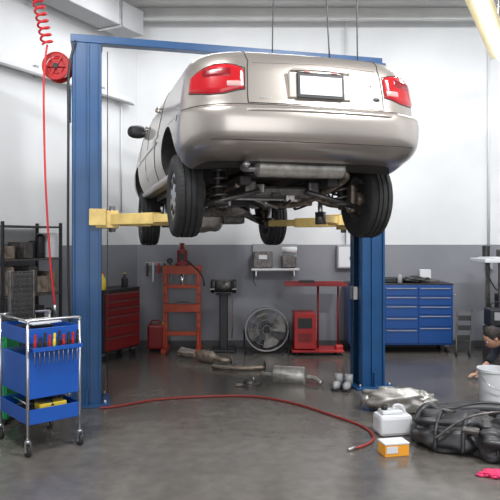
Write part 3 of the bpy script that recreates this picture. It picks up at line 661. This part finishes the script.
tube(g,'fuel_line',[(.2,.02,.3),(.1,-.1,.33),(-.1,-.2,.28),(-.3,-.26,.12)],.009,GUN,8,6); tube(g,'fuel_line',[(-.25,.05,.27),(0,.15,.33),(.3,.2,.3),(.5,.1,.2)],.009,BLK,8,6)
box(g,'strap',(0.03,-.02,.25),(.05,.42,.008),GUN,.002,(0,0,10)); box(g,'bracket',(-.05,-.2,.2),(.12,.05,.03),GUN,.005,(20,0,0))
g=grp('bumper_foam',(1.85,5.32,0),-10)
tube(g,'bar',[(-.35,0,.08),(-.1,.04,.12),(.2,.05,.14),(.45,.02,.12)],.07,BLK,10,6)
blob(None,'shop_rag',(1.66,4.20,.016),(.09,.06,.022),PINK,.7,3,freq=3)
g=grp('plastic_bucket',(2.34,5.95,0))
lathe(g,'pail',[(.12,0),(.125,.005),(.145,.34),(.155,.345),(.155,.37),(.14,.37),(.135,.33),(.115,.02),(0,.02)],WHITE,seg=32); tube(g,'bail',[(-.15,0,.34),(-.12,-.13,.26),(0,-.18,.2),(.12,-.13,.26),(.15,0,.34)],.004,STEEL,6,6)
# ---------------------------------------------------------------- kneeling mechanic
def skin(par,name,pts,edges,rad,m,root=0,sub=2):
    me=D.meshes.new(name); me.from_pydata(pts,edges,[]); me.materials.append(m)
    o=D.objects.new(name,me); SC.collection.objects.link(o); o.parent=par
    o.modifiers.new('skin','SKIN'); sv=me.skin_vertices[0].data
    for i,r in enumerate(rad): sv[i].radius=(r,r) if not isinstance(r,tuple) else r; sv[i].use_root=(i==root)
    s=o.modifiers.new('sub','SUBSURF'); s.levels=sub; s.render_levels=sub
    o.modifiers['skin'].use_smooth_shade=True
    return o
man=grp('kneeling_mechanic',(2.93,6.95,0),0)
P=[(.42,0,.44),(.28,0,.50),(.10,0,.54),(-.03,0,.55),(-.09,0,.555)]
E=[(0,1),(1,2),(2,3),(3,4)]; Rr=[.14,.135,.15,.13,.065]
for s in (-1,1):
    b=len(P); P+=[(.40,s*.10,.40),(.30,s*.14,.23),(.20,s*.15,.085),(.42,s*.14,.075),(.60,s*.13,.06)]; E+=[(0,b),(b,b+1),(b+1,b+2),(b+2,b+3),(b+3,b+4)]; Rr+=[.11,.09,.07,.062,.045]
    b=len(P); P+=[(0,s*.17,.53),(-.04,s*.23,.40),(-.09,s*.25,.27),(-.18,s*.22,.18)]; E+=[(3,b),(b,b+1),(b+1,b+2),(b+2,b+3)]; Rr+=[.075,.06,.05,.045]
skin(man,'coverall_body',P,E,Rr,CLOTH)
for s in (-1,1):
    skin(man,'forearm',[(-.17,s*.222,.185),(-.24,s*.20,.125),(-.285,s*.185,.085),(-.33,s*.175,.06)],[(0,1),(1,2),(2,3)],[.036,.030,.025,(.036,.018)],SKIN)
    for k in range(4):
        y=s*.175+(k-1.5)*.019; L=[.062,.075,.07,.052][k]
        skin(man,'finger',[(-.325,y,.058),(-.36,y,.058),(-.36-L*.5,y,.042),(-.36-L*.85,y,.02)],[(0,1),(1,2),(2,3)],[.010,.010,.0088,.0075],SKIN)
    skin(man,'thumb',[(-.30,s*.175-s*.03,.07),(-.325,s*.175-s*.05,.05),(-.355,s*.175-s*.052,.03)],[(0,1),(1,2)],[.012,.010,.008],SKIN)
    skin(man,'boot',[(.58,s*.13,.065),(.67,s*.13,.07),(.72,s*.13,.05),(.71,s*.13,.03)],[(0,1),(1,2),(2,3)],[.05,.05,.045,.035],BLK)
skin(man,'neck',[(-.05,0,.55),(-.12,0,.545),(-.16,0,.53)],[(0,1),(1,2)],[.06,.052,.055],SKIN)
hd=grp('head',(-.21,0,.50)); hd.parent=man; hd.rotation_euler=(0,math.radians(-38),0)
def head(par):
    bm=bmesh.new(); bmesh.ops.create_uvsphere(bm,u_segments=32,v_segments=24,radius=1)
    for v in bm.verts:
        x,y,z=v.co
        sx=.095; sy=.075; sz=.115
        if z<0: sy*=1+.28*z; sx*=1+.08*z
        if x<0 and z<-.1: x*=1.0+.10*min(1,-z)
        nx=x*sx
        if x<-.6 and abs(y)<.28 and -.35<z<.15: nx-=.022*(1-abs(y)/.28)*max(0,1-(z+.1+.15)**2*12)
        if x<-.5 and .2<abs(y)<.6 and 0<z<.25: nx+=.008
        v.co=(nx,y*sy,z*sz)
    me=D.meshes.new('skull'); bm.to_mesh(me); bm.free(); me.materials.append(SKIN)
    for p in me.polygons: p.use_smooth=True
    o=D.objects.new('face',me); SC.collection.objects.link(o); o.parent=par
    for s in (-1,1):
        blob(par,'eye',(-.083,s*.030,.012),(.010,.014,.008),WHITE,0,flat=False,sub=2); blob(par,'iris',(-.091,s*.030,.012),(.004,.006,.006),BLK,0,flat=False,sub=2)
        blob(par,'ear',(.01,s*.075,-.005),(.02,.010,.032),SKIN,.1,flat=False,sub=2); tube(par,'brow',[(-.088,s*.015,.03),(-.088,s*.03,.036),(-.08,s*.045,.03)],.004,HAIR,6,3)
    tube(par,'mouth',[(-.088,-.022,-.055),(-.096,0,-.053),(-.088,.022,-.055)],.005,mat('lips',(.45,.18,.15),.5),6,4)
    blob(par,'hair',(.022,0,.030),(.096,.085,.103),HAIR,.08,2,freq=5,flat=False,sub=4)
head(hd)
# ---------------------------------------------------------------- lights
def area(name,loc,rot,sx,sy,p,col=(1,1,1)):
    l=D.lights.new(name,'AREA'); l.shape='RECTANGLE'; l.size=sx; l.size_y=sy; l.energy=p; l.color=col
    o=D.objects.new(name,l); o.location=loc; o.rotation_euler=[math.radians(a) for a in rot]; SC.collection.objects.link(o); return o
area('ceiling_lamp_a',(-1.6,3.0,4.7),(20,0,0),1.2,.25,140,(.98,.99,1))
area('ceiling_lamp_b',(2.6,2.6,4.7),(25,0,0),1.2,.25,230,(.98,.99,1))
area('ceiling_lamp_c',(-.4,7.4,4.72),(8,0,0),2.6,.3,70,(.98,.99,1))
area('ceiling_lamp_d',(3.0,6.8,4.72),(8,0,0),1.5,.3,110,(.98,.99,1))
area('bay_door_daylight',(.5,-2.6,2.4),(88,0,0),7,3.8,175,(.97,.98,1))
w=D.worlds.new('w'); SC.world=w; w.use_nodes=True; w.node_tree.nodes['Background'].inputs[0].default_value=(.92,.95,1,1); w.node_tree.nodes['Background'].inputs[1].default_value=.5
cd=D.cameras.new('camera'); cd.sensor_width=36; cd.lens=44.6; cd.shift_y=-.02; co=D.objects.new('camera',cd); co.location=(0,0,1.6); co.rotation_euler=(math.radians(90),0,0); SC.collection.objects.link(co); SC.camera=co
